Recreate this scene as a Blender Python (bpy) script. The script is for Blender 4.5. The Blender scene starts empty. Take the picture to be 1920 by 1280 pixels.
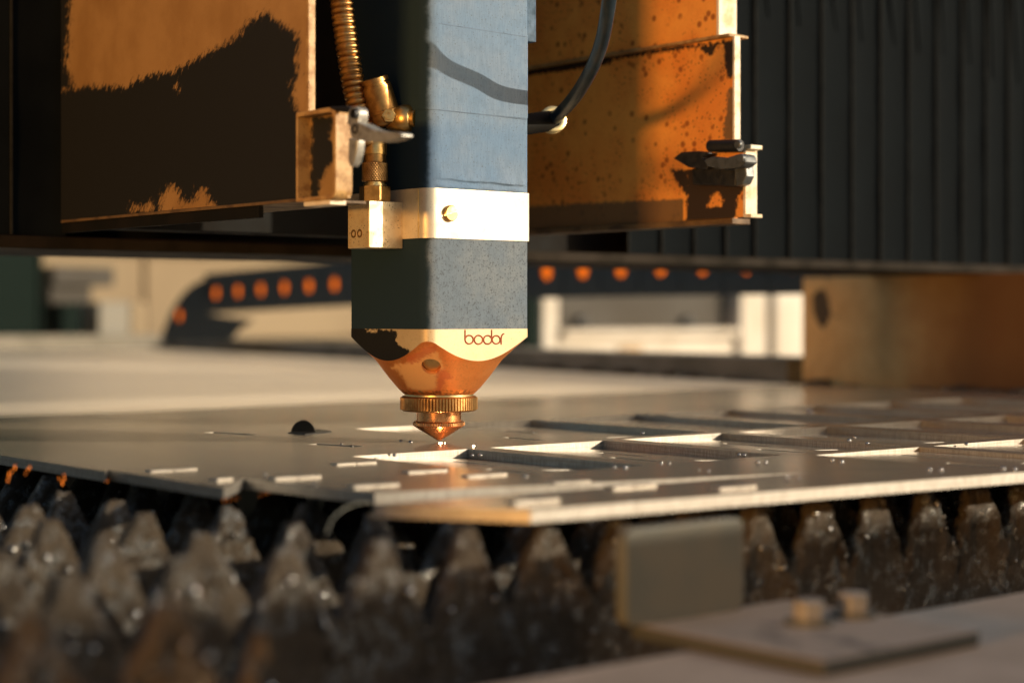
import bpy, bmesh, math, random
from mathutils import Vector, Matrix, noise, geometry
random.seed(7)
S = 0.001                                   # everything below is written in millimetres
scn = bpy.context.scene
col = scn.collection

# ------------------------------------------------------------------ camera
FPX, HOR, PHI, ZC = 3300.0, 590.0, math.radians(50), 75.0   # focal length in px of a 1920 wide frame, horizon row, heading, height
CX, CY = -636.04, -825.23
FW = (math.cos(PHI), math.sin(PHI)); RT = (math.sin(PHI), -math.cos(PHI))
cam = bpy.data.cameras.new('camera'); camo = bpy.data.objects.new('camera', cam); col.objects.link(camo)
camo.location = (CX*S, CY*S, ZC*S); camo.rotation_euler = (math.radians(90), 0, -math.radians(90-50))
cam.sensor_width = 36; cam.lens = FPX/1920*36; cam.shift_y = -50/1920
cam.clip_start = 0.02; cam.clip_end = 400
cam.dof.use_dof = True; cam.dof.focus_distance = 1.02; cam.dof.aperture_fstop = cam.lens/12.0
scn.camera = camo

# ------------------------------------------------------------------ light
SUN_EL, SUN_AZ = math.radians(15), math.radians(38)         # azimuth from -Y towards +X
sdir = Vector((math.sin(SUN_AZ)*math.cos(SUN_EL), -math.cos(SUN_AZ)*math.cos(SUN_EL), math.sin(SUN_EL)))
w = bpy.data.worlds.new('World'); scn.world = w; w.use_nodes = True
wn = w.node_tree; bg = wn.nodes['Background']
sky = wn.nodes.new('ShaderNodeTexSky'); sky.sky_type = 'NISHITA'; sky.sun_disc = False
sky.sun_elevation = SUN_EL; sky.sun_rotation = math.atan2(sdir.x, sdir.y)
sky.dust_density = 3.0
wn.links.new(sky.outputs[0], bg.inputs[0]); bg.inputs[1].default_value = 0.13
sun = bpy.data.lights.new('sun', 'SUN'); sun.energy = 5.0; sun.angle = math.radians(0.6); sun.color = (1.0, 0.84, 0.63)
suno = bpy.data.objects.new('sun', sun); col.objects.link(suno)
suno.rotation_euler = (-sdir).to_track_quat('-Z', 'Y').to_euler(); suno.location = (2, -3, 2)
# added warm fill light, unseen, for amber on the faces turned from the sun
lamp = bpy.data.lights.new('warm_fill', 'AREA'); lamp.energy = 32; lamp.size = 0.3; lamp.color = (1.0, 0.50, 0.14)
lampo = bpy.data.objects.new('warm_fill', lamp); col.objects.link(lampo)
lampo.location = (-1.9, -0.80, 0.13)
lamp.shape = 'RECTANGLE'; lamp.size_y = 0.10
lampo.rotation_euler = (Vector((0.15, 0.05, 0.2))-Vector(lampo.location)).to_track_quat('-Z', 'Y').to_euler()
scn.view_settings.view_transform = 'Standard'; scn.view_settings.look = 'None'
scn.view_settings.exposure = 0.0; scn.view_settings.gamma = 1.0
scn.cycles.use_denoising = True
scn.cycles.sample_clamp_indirect = 6.0
scn.cycles.max_bounces = 8

# ------------------------------------------------------------------ geometry helpers (photo point -> point on a real plane)
def ray(x):
    k = (x-960)/FPX
    return FW[0]+RT[0]*k, FW[1]+RT[1]*k
def onz(x, y, z=0.0):
    t = (ZC-z)*FPX/(y-HOR); r = ray(x); return Vector((CX+r[0]*t, CY+r[1]*t, z))
def onu(x, y, u):
    r = ray(x); t = (u-CX)/r[0]; return Vector((u, CY+r[1]*t, ZC-(y-HOR)*t/FPX))
def onv(x, y, v):
    r = ray(x); t = (v-CY)/r[1]; return Vector((CX+r[0]*t, v, ZC-(y-HOR)*t/FPX))
def ond(x, y, t):
    r = ray(x); return Vector((CX+r[0]*t, CY+r[1]*t, ZC-(y-HOR)*t/FPX))
def px(p):
    a = p[0]-CX; b = p[1]-CY; t = a*FW[0]+b*FW[1]; l = a*RT[0]+b*RT[1]
    return 960+FPX*l/t, HOR-(p[2]-ZC)*FPX/t

def fbm(p, o=3):
    return noise.fractal(Vector(p), 0.9, 2.1, o)

# ------------------------------------------------------------------ object helpers
def tag(o, label=None, cat=None, group=None, kind=None):
    if label: o['label'] = label
    if cat: o['category'] = cat
    if group: o['group'] = group
    if kind: o['kind'] = kind
    return o
def thing(name, loc, label, cat, group=None):
    o = bpy.data.objects.new(name, None); o.empty_display_size = 0.01
    col.objects.link(o); o.location = Vector(loc)*S
    return tag(o, label, cat, group)
def wloc(p):
    l = Vector((0, 0, 0))
    while p is not None:
        l = l+Vector(p.location); p = p.parent
    return l
def smooth(me, ang=35):
    me.polygons.foreach_set('use_smooth', [True]*len(me.polygons))
    me.set_sharp_from_angle(angle=math.radians(ang))
def link(name, bm, mat, parent=None, origin=None, ang=35, bevel=0, seg=2):
    """bm in world mm -> one mesh object; origin (mm) is where a top level mesh gets its own origin"""
    if parent is not None: off = wloc(parent)/S
    elif origin is not None: off = Vector(origin)
    else: off = Vector((0, 0, 0))
    bmesh.ops.translate(bm, verts=bm.verts, vec=-off)
    bmesh.ops.scale(bm, verts=bm.verts, vec=(S, S, S))
    bmesh.ops.recalc_face_normals(bm, faces=bm.faces)
    me = bpy.data.meshes.new(name); bm.to_mesh(me); bm.free()
    o = bpy.data.objects.new(name, me); col.objects.link(o)
    if parent is not None: o.parent = parent
    elif origin is not None: o.location = off*S
    for m in (mat if isinstance(mat, (list, tuple)) else [mat]): me.materials.append(m)
    smooth(me, ang)
    if bevel:
        b = o.modifiers.new('bevel', 'BEVEL'); b.width = bevel*S; b.segments = seg; b.limit_method = 'ANGLE'; b.angle_limit = math.radians(40)
        b.harden_normals = True
    return o
def bx(bm, x0, x1, y0, y1, z0, z1):
    v = [bm.verts.new(c) for c in ((x0,y0,z0),(x1,y0,z0),(x1,y1,z0),(x0,y1,z0),(x0,y0,z1),(x1,y0,z1),(x1,y1,z1),(x0,y1,z1))]
    for f in ((0,3,2,1),(4,5,6,7),(0,1,5,4),(1,2,6,5),(2,3,7,6),(3,0,4,7)): bm.faces.new([v[i] for i in f])
    return v
def box(name, mat, parent, x0, x1, y0, y1, z0, z1, bevel=0.5, origin=None):
    bm = bmesh.new(); bx(bm, x0, x1, y0, y1, z0, z1); return link(name, bm, mat, parent, origin, bevel=bevel)
def frame_of(d):
    d = Vector(d).normalized(); a = Vector((0,0,1)) if abs(d.z) < 0.9 else Vector((1,0,0))
    x = d.cross(a).normalized(); y = d.cross(x).normalized(); return d, x, y
def lathe(bm, c, d, prof, n=48, rfun=None):
    """prof: list of (distance along d, radius)"""
    d, x, y = frame_of(d); c = Vector(c); rows = []
    for h, r in prof:
        row = []
        for i in range(n):
            a = 2*math.pi*i/n; rr = rfun(a, h, r) if rfun else r
            row.append(bm.verts.new(c+d*h+(x*math.cos(a)+y*math.sin(a))*rr))
        rows.append(row)
    for r0, r1 in zip(rows, rows[1:]):
        for i in range(n): bm.faces.new((r0[i], r0[(i+1) % n], r1[(i+1) % n], r1[i]))
    bm.faces.new(rows[0]); bm.faces.new(rows[-1][::-1]); return rows
def cyl(bm, a, b, r, n=24, r2=None):
    a = Vector(a); b = Vector(b); L = (b-a).length; lathe(bm, a, b-a, [(0, r), (L, r if r2 is None else r2)], n)
def spline(pts, n=12):
    P = [Vector(p) for p in pts]; out = []
    for i in range(len(P)-1):
        p0 = P[i-1] if i else P[0]*2-P[1]; p1 = P[i]; p2 = P[i+1]; p3 = P[i+2] if i+2 < len(P) else P[-1]*2-P[-2]
        for k in range(n):
            t = k/n
            out.append(0.5*((2*p1)+(p2-p0)*t+(2*p0-5*p1+4*p2-p3)*t*t+(3*p1-p0-3*p2+p3)*t**3))
    out.append(P[-1]); return out
def tube(bm, path, r, n=12, rf=None, cap=True):
    rows = []; L = 0.0; up = None
    for i, p in enumerate(path):
        t = (path[min(i+1, len(path)-1)]-path[max(i-1, 0)]).normalized()
        if up is None: _, x, y = frame_of(t)
        else:
            x = (up-t*up.dot(t)).normalized(); y = t.cross(x)
        up = x
        if i: L += (p-path[i-1]).length
        rr = rf(L, i) if rf else r
        rows.append([bm.verts.new(p+(x*math.cos(2*math.pi*k/n)+y*math.sin(2*math.pi*k/n))*rr) for k in range(n)])
    for r0, r1 in zip(rows, rows[1:]):
        for k in range(n): bm.faces.new((r0[k], r0[(k+1) % n], r1[(k+1) % n], r1[k]))
    if cap: bm.faces.new(rows[0]); bm.faces.new(rows[-1][::-1])
def prism(bm, pts, off):
    """polygon (list of points) extruded by the vector off"""
    off = Vector(off); a = [bm.verts.new(p) for p in pts]; b = [bm.verts.new(Vector(p)+off) for p in pts]
    bm.faces.new(a); bm.faces.new(b[::-1])
    for i in range(len(a)): bm.faces.new((a[i], a[(i+1) % len(a)], b[(i+1) % len(a)], b[i]))
def rsq(hw, r, n=8):
    """outline of a rounded square, counter clockwise"""
    out = []
    for cx, cy, a0 in ((1,-1,-90), (1,1,0), (-1,1,90), (-1,-1,180)):
        for i in range(n+1):
            a = math.radians(a0+90*i/n); out.append((cx*(hw-r)+r*math.cos(a), cy*(hw-r)+r*math.sin(a)))
    return out
def loft(bm, rings, caps=True):
    R = [[bm.verts.new(p) for p in ring] for ring in rings]; n = len(R[0])
    for r0, r1 in zip(R, R[1:]):
        for i in range(n): bm.faces.new((r0[i], r0[(i+1) % n], r1[(i+1) % n], r1[i]))
    if caps: bm.faces.new(R[0][::-1]); bm.faces.new(R[-1])
    return R
def icos(bm, c, r, sub=2, squash=(1,1,1)):
    res = bmesh.ops.create_icosphere(bm, subdivisions=sub, radius=1.0)
    for v in res['verts']: v.co = Vector(c)+Vector((v.co.x*r*squash[0], v.co.y*r*squash[1], v.co.z*r*squash[2]))
    return res['verts']
def cut(o, cutter_bm):
    """real hole: boolean difference, baked into the mesh"""
    bmesh.ops.scale(cutter_bm, verts=cutter_bm.verts, vec=(S, S, S))
    off = wloc(o); bmesh.ops.translate(cutter_bm, verts=cutter_bm.verts, vec=-off)
    bmesh.ops.recalc_face_normals(cutter_bm, faces=cutter_bm.faces)
    me = bpy.data.meshes.new('cutter'); cutter_bm.to_mesh(me); cutter_bm.free()
    c = bpy.data.objects.new('cutter', me); col.objects.link(c); c.location = off
    m = o.modifiers.new('hole', 'BOOLEAN'); m.object = c; m.solver = 'EXACT'
    bpy.context.view_layer.update()
    new = bpy.data.meshes.new_from_object(o.evaluated_get(bpy.context.evaluated_depsgraph_get()))
    o.modifiers.clear(); o.data = new; bpy.data.objects.remove(c)
    smooth(new, 35)

def in_poly(x, y, poly):
    c = False; j = len(poly)-1
    for i in range(len(poly)):
        xi, yi = poly[i]; xj, yj = poly[j]
        if (yi > y) != (yj > y) and x < (xj-xi)*(y-yi)/(yj-yi)+xi: c = not c
        j = i
    return c
def sdf(x, y, poly):
    d = 1e9; j = len(poly)-1
    for i in range(len(poly)):
        ax, ay = poly[j]; bx_, by = poly[i]; ex, ey = bx_-ax, by-ay
        t = max(0, min(1, ((x-ax)*ex+(y-ay)*ey)/(ex*ex+ey*ey+1e-9)))
        d = min(d, math.hypot(x-ax-ex*t, y-ay-ey*t)); j = i
    return d if in_poly(x, y, poly) else -d
def stain(o, name, polys, minus=()):
    """where dirt has settled on this surface: signed distance to its outline, kept as a mesh attribute"""
    me = o.data; off = wloc(o); at = me.attributes.new(name, 'FLOAT', 'POINT'); vals = []
    for v in me.vertices:
        x, y = px((Vector(v.co)+off)/S)
        d = max(sdf(x, y, p) for p in polys)
        for p in minus: d = min(d, -sdf(x, y, p))
        vals.append(d/3.2)
    at.data.foreach_set('value', vals)

# ------------------------------------------------------------------ materials
class NT:
    def __init__(s, name):
        s.m = bpy.data.materials.new(name); s.m.use_nodes = True; s.t = s.m.node_tree
        s.b = s.t.nodes['Principled BSDF']; s.tc = s.t.nodes.new('ShaderNodeTexCoord'); s.maps = {}
    def node(s, ty, ins=None, **kw):
        n = s.t.nodes.new(ty)
        for k, v in kw.items(): setattr(n, k, v)
        for k, v in (ins or {}).items(): s.put(n.inputs[k], v)
        return n
    def put(s, sock, v):
        if hasattr(v, 'is_output'): s.t.links.new(v, sock)
        elif isinstance(v, (tuple, list)) and sock.type == 'RGBA': sock.default_value = tuple(v)+(1,) if len(v) == 3 else v
        else: sock.default_value = v
    def co(s, scale=(1,1,1)):
        if scale not in s.maps:
            rot = scale[3] if len(scale) > 3 else 0.0          # turn about X first, for slanting strokes
            v = s.tc.outputs['Object']
            if rot: v = s.node('ShaderNodeMapping', {'Vector': v, 'Rotation': (math.radians(rot), 0, 0)}).outputs[0]
            s.maps[scale] = s.node('ShaderNodeMapping', {'Vector': v, 'Scale': tuple(1000*c for c in scale[:3])}).outputs[0]
        return s.maps[scale]
    def noise(s, sc, det=4, rough=0.6, st=(1,1,1)):
        return s.node('ShaderNodeTexNoise', {'Vector': s.co(st), 'Scale': sc, 'Detail': det, 'Roughness': rough}).outputs[0]
    def voro(s, sc, st=(1,1,1)):
        return s.node('ShaderNodeTexVoronoi', {'Vector': s.co(st), 'Scale': sc}).outputs['Distance']
    def step(s, f, lo, hi):
        return s.node('ShaderNodeMapRange', {'Value': f, 'From Min': lo, 'From Max': hi}, interpolation_type='SMOOTHSTEP').outputs[0]
    def math(s, op, a, b=0.0, clamp=False):
        n = s.node('ShaderNodeMath', operation=op, use_clamp=clamp); s.put(n.inputs[0], a); s.put(n.inputs[1], b); return n.outputs[0]
    def mix(s, f, a, b):
        n = s.node('ShaderNodeMix', data_type='RGBA'); s.put(n.inputs[0], f); s.put(n.inputs[6], a); s.put(n.inputs[7], b); return n.outputs[2]
    def mixf(s, f, a, b):
        n = s.node('ShaderNodeMix', data_type='FLOAT'); s.put(n.inputs[0], f); s.put(n.inputs[2], a); s.put(n.inputs[3], b); return n.outputs[0]
    def attr(s, name):
        return s.node('ShaderNodeAttribute', attribute_name=name).outputs['Fac']
    def bump(s, h, dist=0.2, strength=0.5):
        s.put(s.b.inputs['Normal'], s.node('ShaderNodeBump', {'Height': h, 'Distance': dist*S, 'Strength': strength}).outputs[0])
    def done(s, c, r, m=0.0, spec=0.5):
        s.put(s.b.inputs['Base Color'], c); s.put(s.b.inputs['Roughness'], r); s.put(s.b.inputs['Metallic'], m)
        s.b.inputs['Specular IOR Level'].default_value = spec; return s.m

def plain(name, c, r=0.5, m=0.0, c2=None, sc=0.15, lo=0.4, hi=0.65, bump=0.15, fine=0.9, spec=0.5, dirt=None):
    n = NT(name); f = n.step(n.noise(sc, 5), lo, hi)
    c2 = c2 or tuple(k*0.7 for k in c)
    cc = n.mix(f, c, c2)
    if dirt: cc = n.mix(n.step(n.noise(fine, 3), 0.62, 0.7), cc, dirt)
    n.bump(n.noise(fine, 4), bump, 0.6)
    return n.done(cc, n.mixf(f, r, min(1, r+0.12)), m, spec)

def tape_mat(name, a, b, speck, dark, shadec=(0.012, 0.028, 0.042)):
    n = NT(name)
    fib = n.noise(1.1, 3, 0.7, (1, 1, 0.12))
    blot = n.noise(0.035, 5, 0.6); blot2 = n.noise(0.16, 4)
    c = n.mix(n.step(blot, 0.38, 0.66), a, b)
    c = n.mix(n.math('MULTIPLY', n.step(blot2, 0.45, 0.7), 0.35), c, tuple(k*0.72 for k in a))
    c = n.mix(n.math('MULTIPLY', n.step(fib, 0.35, 0.65), 0.28), c, tuple(k*0.62 for k in a))
    c = n.mix(n.math('MULTIPLY', n.step(n.noise(0.9, 3, 0.75), speck, speck+0.07), 0.8), c, dark)
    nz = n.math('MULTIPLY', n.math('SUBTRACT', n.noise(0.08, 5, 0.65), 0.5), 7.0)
    c = n.mix(n.step(n.math('ADD', n.attr('soot'), nz), -2.2, 2.6), c, shadec)  # dark shade of the head's left side mixed into the colour
    n.bump(fib, 0.12, 0.55)
    return n.done(c, 0.85, 0.0, 0.2)
M_TAPE = tape_mat('blue_paper_tape', (0.14, 0.222, 0.335), (0.168, 0.235, 0.325), 0.60, (0.08, 0.10, 0.12))
M_LOWER = tape_mat('speckled_grey_paint', (0.125, 0.165, 0.21), (0.165, 0.195, 0.22), 0.55, (0.055, 0.065, 0.075))

M_SEAM = plain('tape_overlap', (0.12, 0.18, 0.27), 0.85)
def sheet_mat(name, c, r, dust_lit, rr=0.3):
    n = NT(name)
    big = n.noise(0.006, 4); streak = n.noise(0.05, 4, 0.6, (1, 0.15, 1)); sp = n.noise(0.35, 4, 0.7)
    cc = n.mix(n.step(big, 0.4, 0.65), c, tuple(k*0.8 for k in c))
    cc = n.mix(n.math('MULTIPLY', n.step(streak, 0.55, 0.75), 0.25), cc, dust_lit)
    cc = n.mix(n.math('MULTIPLY', n.step(sp, 0.7, 0.76), 0.7), cc, (0.06, 0.05, 0.04))
    # bright far band of the sheet, its light painted into colour and gloss
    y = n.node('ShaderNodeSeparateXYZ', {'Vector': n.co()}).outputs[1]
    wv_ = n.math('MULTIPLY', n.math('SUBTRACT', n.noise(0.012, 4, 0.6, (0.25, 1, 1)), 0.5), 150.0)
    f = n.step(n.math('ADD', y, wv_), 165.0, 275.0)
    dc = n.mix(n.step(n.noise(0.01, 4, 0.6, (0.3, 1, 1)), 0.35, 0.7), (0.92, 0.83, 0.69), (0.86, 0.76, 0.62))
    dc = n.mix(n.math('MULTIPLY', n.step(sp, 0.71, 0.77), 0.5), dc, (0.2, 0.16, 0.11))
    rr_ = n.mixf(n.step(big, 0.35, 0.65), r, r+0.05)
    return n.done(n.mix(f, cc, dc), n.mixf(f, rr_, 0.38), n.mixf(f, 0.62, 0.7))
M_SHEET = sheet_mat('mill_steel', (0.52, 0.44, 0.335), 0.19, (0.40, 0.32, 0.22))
def edge_mat():
    n = NT('laser_cut_edge')
    st = n.noise(2.2, 3, 0.6, (1, 1, 0.08)); st2 = n.noise(1.4, 2, 0.5, (0.02, 0.02, 1))
    c = n.mix(n.step(st, 0.35, 0.65), (0.54, 0.51, 0.46), (0.34, 0.31, 0.265))
    c = n.mix(n.math('MULTIPLY', n.step(st2, 0.45, 0.6), 0.45), c, (0.26, 0.22, 0.17))
    n.bump(st, 0.1, 0.5)
    return n.done(c, 0.48, 0.85)
M_EDGE = edge_mat()

def stained(name, base, base2, dirt, soft=0.5, namp=5.0, nsc=0.25, st=(1,1,1), rough=0.55, spots=None, attrs=('soot',), dirts=None, softs=None, fine=1.4, metal=0.0, spec=0.4):
    n = NT(name)
    c = n.mix(n.step(n.noise(0.02, 5), 0.35, 0.65), base, base2)
    c = n.mix(n.math('MULTIPLY', n.step(n.noise(fine, 3, 0.7), 0.5, 0.7), 0.35), c, tuple(k*0.55 for k in base))
    if spots:
        for sc, lo, hi, sc2, colr, am in spots:
            f = n.math('MULTIPLY', n.math('SUBTRACT', 1.0, n.step(n.voro(sc), lo, hi)), n.step(n.noise(sc2, 2), 0.43, 0.52))
            c = n.mix(n.math('MULTIPLY', f, am), c, colr)
    r = rough
    for i, a in enumerate(attrs):
        nz = n.math('MULTIPLY', n.math('SUBTRACT', n.noise(nsc, 6, 0.72, st), 0.5), namp*2)
        f = n.step(n.math('ADD', n.attr(a), nz), -(softs or [soft]*9)[i], (softs or [soft]*9)[i])
        d = (dirts or [dirt])[i]
        c = n.mix(n.math('MULTIPLY', f, d[3] if len(d) > 3 else 1.0), c, d[:3]); r = n.mixf(f, r, 0.75)
    n.bump(n.noise(fine, 4), 0.12, 0.5)
    return n.done(c, r, metal, spec)
SOOT = (0.0065, 0.0068, 0.0055)
M_PANEL = stained('amber_lit_enamel_sooty', (0.37, 0.21, 0.075), (0.29, 0.155, 0.05), SOOT, soft=2.0, namp=10, nsc=0.34, st=(1, 0.40, 1.0, 50), fine=1.2)  # amber light on the left cover is put into its base colour
M_BOX = stained('orange_lit_enamel_rusty', (0.90, 0.37, 0.065), (0.78, 0.26, 0.04), SOOT, soft=0.8, namp=4, nsc=0.35,  # orange light on the right cover is put into its base colour
                spots=[(0.12, 0.16, 0.32, 0.03, (0.28, 0.075, 0.012), 0.85), (0.32, 0.14, 0.26, 0.02, (0.14, 0.05, 0.012), 0.85), (0.75, 0.12, 0.3, 0.05, (0.30, 0.11, 0.02), 0.6)],
                attrs=('grime_shade', 'soot'), dirts=[(0.13, 0.085, 0.04, 0.9), (0.03, 0.016, 0.008, 1.0)])
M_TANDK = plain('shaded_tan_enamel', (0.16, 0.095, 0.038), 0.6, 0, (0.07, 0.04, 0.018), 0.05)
M_CREAM = plain('cream_enamel_edge', (0.78, 0.68, 0.52), 0.5, 0, (0.60, 0.44, 0.24), 0.08, 0.45, 0.7, dirt=(0.20, 0.12, 0.05))
M_TAN = plain('worn_tan_enamel', (0.44, 0.27, 0.10), 0.5, 0, (0.28, 0.15, 0.05), 0.15, 0.4, 0.62, dirt=(0.03, 0.025, 0.02))
M_TRAY = stained('tan_enamel_sooty', (0.40, 0.24, 0.085), (0.30, 0.17, 0.055), SOOT, soft=1.5, namp=5, nsc=0.3)
M_BAND = plain('machined_aluminium', (0.64, 0.57, 0.45), 0.4, 0.5, (0.56, 0.49, 0.37), 0.06, 0.35, 0.65, 0.04, 1.0, dirt=(0.36, 0.29, 0.19))
M_BLOCK = plain('spattered_aluminium', (0.80, 0.66, 0.42), 0.42, 0.55, (0.66, 0.50, 0.28), 0.12, 0.4, 0.62, 0.05, 0.8, dirt=(0.05, 0.04, 0.03))
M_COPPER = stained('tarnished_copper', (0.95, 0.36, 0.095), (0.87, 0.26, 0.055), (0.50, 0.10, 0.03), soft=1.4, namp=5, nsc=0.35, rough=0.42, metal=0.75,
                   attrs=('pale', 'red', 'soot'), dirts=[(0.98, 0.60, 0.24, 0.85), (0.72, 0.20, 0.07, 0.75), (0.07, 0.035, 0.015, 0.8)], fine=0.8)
M_FACE = stained('pale_brass_plate', (0.60, 0.47, 0.27), (0.50, 0.38, 0.21), SOOT, soft=0.6, namp=3.0, nsc=0.4, rough=0.5, metal=0.25,
                 spots=[(0.45, 0.10, 0.2, 0.05, (0.36, 0.24, 0.10), 0.7)], fine=1.0)
M_NOZ = plain('bright_copper', (0.90, 0.42, 0.17), 0.26, 1.0, (0.72, 0.30, 0.11), 0.2, 0.4, 0.7, 0.03, 0.7)
M_BRASS = plain('brass', (0.74, 0.48, 0.18), 0.32, 1.0, (0.52, 0.31, 0.10), 0.15, 0.4, 0.65, 0.05, 0.8)
M_BRASSD = plain('brown_brass', (0.52, 0.30, 0.11), 0.38, 1.0, (0.32, 0.17, 0.06), 0.15, 0.4, 0.65, 0.06, 0.8)
M_GOLD = plain('gold_washer', (0.92, 0.72, 0.36), 0.3, 1.0)
M_INK = plain('rust_red_print', (0.30, 0.065, 0.015), 0.7, 0.0, (0.24, 0.05, 0.012))
M_GREY = plain('grey_cast_zinc', (0.42, 0.42, 0.39), 0.42, 0.6, (0.22, 0.21, 0.19), 0.2, 0.42, 0.66, 0.1, 0.8)
M_DARK = plain('black_hinge_steel', (0.010, 0.010, 0.010), 0.45, 0.1, (0.018, 0.017, 0.015), 0.2)
M_LATCHR = plain('dull_dark_zinc', (0.10, 0.11, 0.115), 0.36, 0.4, (0.06, 0.065, 0.066), 0.15)
M_RUBBER = plain('blue_black_hose', (0.008, 0.018, 0.028), 0.28, 0.0, (0.022, 0.03, 0.036), 0.1, bump=0.03)
M_BELLOW = plain('black_bellows_cloth', (0.0040, 0.0056, 0.0066), 0.9, 0.0, (0.0062, 0.0082, 0.0094), 0.02, 0.35, 0.65, 0.2, 0.8, spec=0.07)
M_WELT = plain('worn_bellows_edge', (0.020, 0.020, 0.017), 0.8, spec=0.12)
M_BEAM = plain('dark_beam_paint', (0.006, 0.006, 0.005), 0.7, 0.0, (0.010, 0.008, 0.006), 0.03, spec=0.15)
M_LIP = plain('brown_beam_lip', (0.018, 0.012, 0.006), 0.7, 0.0, (0.011, 0.008, 0.004), 0.03, spec=0.15)
def slag_mat(name, a, b, c3, lo=0.515):
    n = NT(name)
    f = n.step(n.noise(0.05, 5), 0.35, 0.65); g = n.step(n.noise(0.16, 4, 0.7), lo, lo+0.13)
    c = n.mix(f, a, b); c = n.mix(g, c, c3)
    n.bump(n.noise(0.28, 6, 0.75), 2.6, 1.0)
    return n.done(c, n.mixf(g, 0.5, 0.2), n.mixf(g, 0.2, 0.8))
M_SLAG = slag_mat('slag_crusted_steel', (0.048, 0.033, 0.019), (0.082, 0.058, 0.034), (0.26, 0.26, 0.245))
M_BEAD = plain('bright_slag_beads', (0.42, 0.42, 0.42), 0.2, 0.85, (0.15, 0.14, 0.12), 0.3)
M_RAILT = plain('dusty_steel_rail', (0.62, 0.48, 0.34), 0.6, 0.0, (0.50, 0.38, 0.26), 0.02, 0.35, 0.65, 0.1, 0.5)
M_CLAMP = plain('grey_clamp_steel', (0.10, 0.104, 0.086), 0.5, 0.1, (0.13, 0.12, 0.09), 0.04, 0.35, 0.65, 0.1, 0.6)
def lit_top(name, under, dust_lit):
    n = NT(name); g = n.node('ShaderNodeNewGeometry'); z = n.node('ShaderNodeSeparateXYZ', {'Vector': g.outputs['Normal']}).outputs[2]
    f = n.math('MULTIPLY', n.step(z, 0.5, 0.9), n.step(n.noise(0.05, 5), 0.25, 0.5)); n.bump(n.noise(0.6, 3), 0.1, 0.4)  # light on the upward faces is put into the colour
    return n.done(n.mix(f, under, dust_lit), 0.6, 0.1)
M_FOOT = lit_top('lit_top_clamp_steel', (0.055, 0.056, 0.047), (0.46, 0.36, 0.26))
M_BOLT = plain('dusty_bolt', (0.40, 0.36, 0.30), 0.45, 0.5)
M_TRAYD = plain('dark_scrap_tray', (0.010, 0.009, 0.007), 0.9)
M_REFLDARK = plain('dark_reflection_paint', (0.022, 0.021, 0.018), 0.8, 0.0, (0.03, 0.028, 0.024), 0.0016, spec=0.15)
M_WALL = plain('beige_render', (0.31, 0.24, 0.15), 0.9, 0.0, (0.25, 0.19, 0.12), 0.0016, 0.35, 0.65, 0.5, 0.02)
M_REFLPALE = plain('pale_reflection_paint', (0.80, 0.72, 0.58), 0.9, 0, (0.74, 0.66, 0.52), 0.002)
M_DOOR = plain('dark_green_door', (0.008, 0.016, 0.013), 0.8, spec=0.1)
M_WHITE = plain('white_frame_paint', (0.62, 0.56, 0.47), 0.5, 0, (0.54, 0.47, 0.37), 0.004)
M_PANE = plain('grey_brown_panel', (0.045, 0.038, 0.028), 0.7, 0, (0.055, 0.046, 0.034), 0.004)
M_GREYP = plain('grey_box_paint', (0.20, 0.20, 0.175), 0.6, 0, (0.26, 0.235, 0.185), 0.004)
M_CHAIN = plain('black_chain_plastic', (0.022, 0.026, 0.025), 0.5)
M_ORANGE = bpy.data.materials.new('orange_translucent_plastic'); M_ORANGE.use_nodes = True
_t = M_ORANGE.node_tree; _o = _t.nodes['Material Output']; _b = _t.nodes['Principled BSDF']
_b.inputs['Base Color'].default_value = (0.9, 0.30, 0.04, 1); _b.inputs['Roughness'].default_value = 0.4
_tr = _t.nodes.new('ShaderNodeBsdfTranslucent'); _tr.inputs['Color'].default_value = (1.0, 0.46, 0.10, 1)
_mx = _t.nodes.new('ShaderNodeMixShader'); _mx.inputs[0].default_value = 0.9
_t.links.new(_b.outputs[0], _mx.inputs[1]); _t.links.new(_tr.outputs[0], _mx.inputs[2]); _t.links.new(_mx.outputs[0], _o.inputs['Surface'])
M_LEG = stained('ochre_leg_paint', (0.85, 0.52, 0.19), (0.70, 0.38, 0.12), (0.10, 0.065, 0.03), soft=1.0, namp=3, nsc=0.1, fine=0.3, attrs=('grime_shade', 'soot'), dirts=[(0.10, 0.045, 0.015, 0.93), (0.10, 0.065, 0.03)], softs=[34, 1.0])
M_RAIL2 = plain('weathered_table_rail', (0.20, 0.18, 0.14), 0.7, 0.0, (0.13, 0.12, 0.09), 0.01)
M_FLOOR = plain('concrete_floor', (0.22, 0.19, 0.15), 0.9, 0, (0.17, 0.15, 0.12), 0.002, bump=1, fine=0.05)
def emis(name, c, s):
    m = bpy.data.materials.new(name); m.use_nodes = True; b = m.node_tree.nodes['Principled BSDF']
    b.inputs['Emission Color'].default_value = c+(1,); b.inputs['Emission Strength'].default_value = s
    b.inputs['Base Color'].default_value = (0.1, 0.05, 0.02, 1); return m
M_SPARK = emis('white_hot_spark', (1.0, 0.55, 0.30), 180.0)
M_EMBER = emis('orange_ember', (1.0, 0.22, 0.015), 2.5)

# ------------------------------------------------------------------ the setting
box('floor', M_FLOOR, None, -9000, 16000, -9000, 16000, -830, -800, 0)['kind'] = 'structure'

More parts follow.
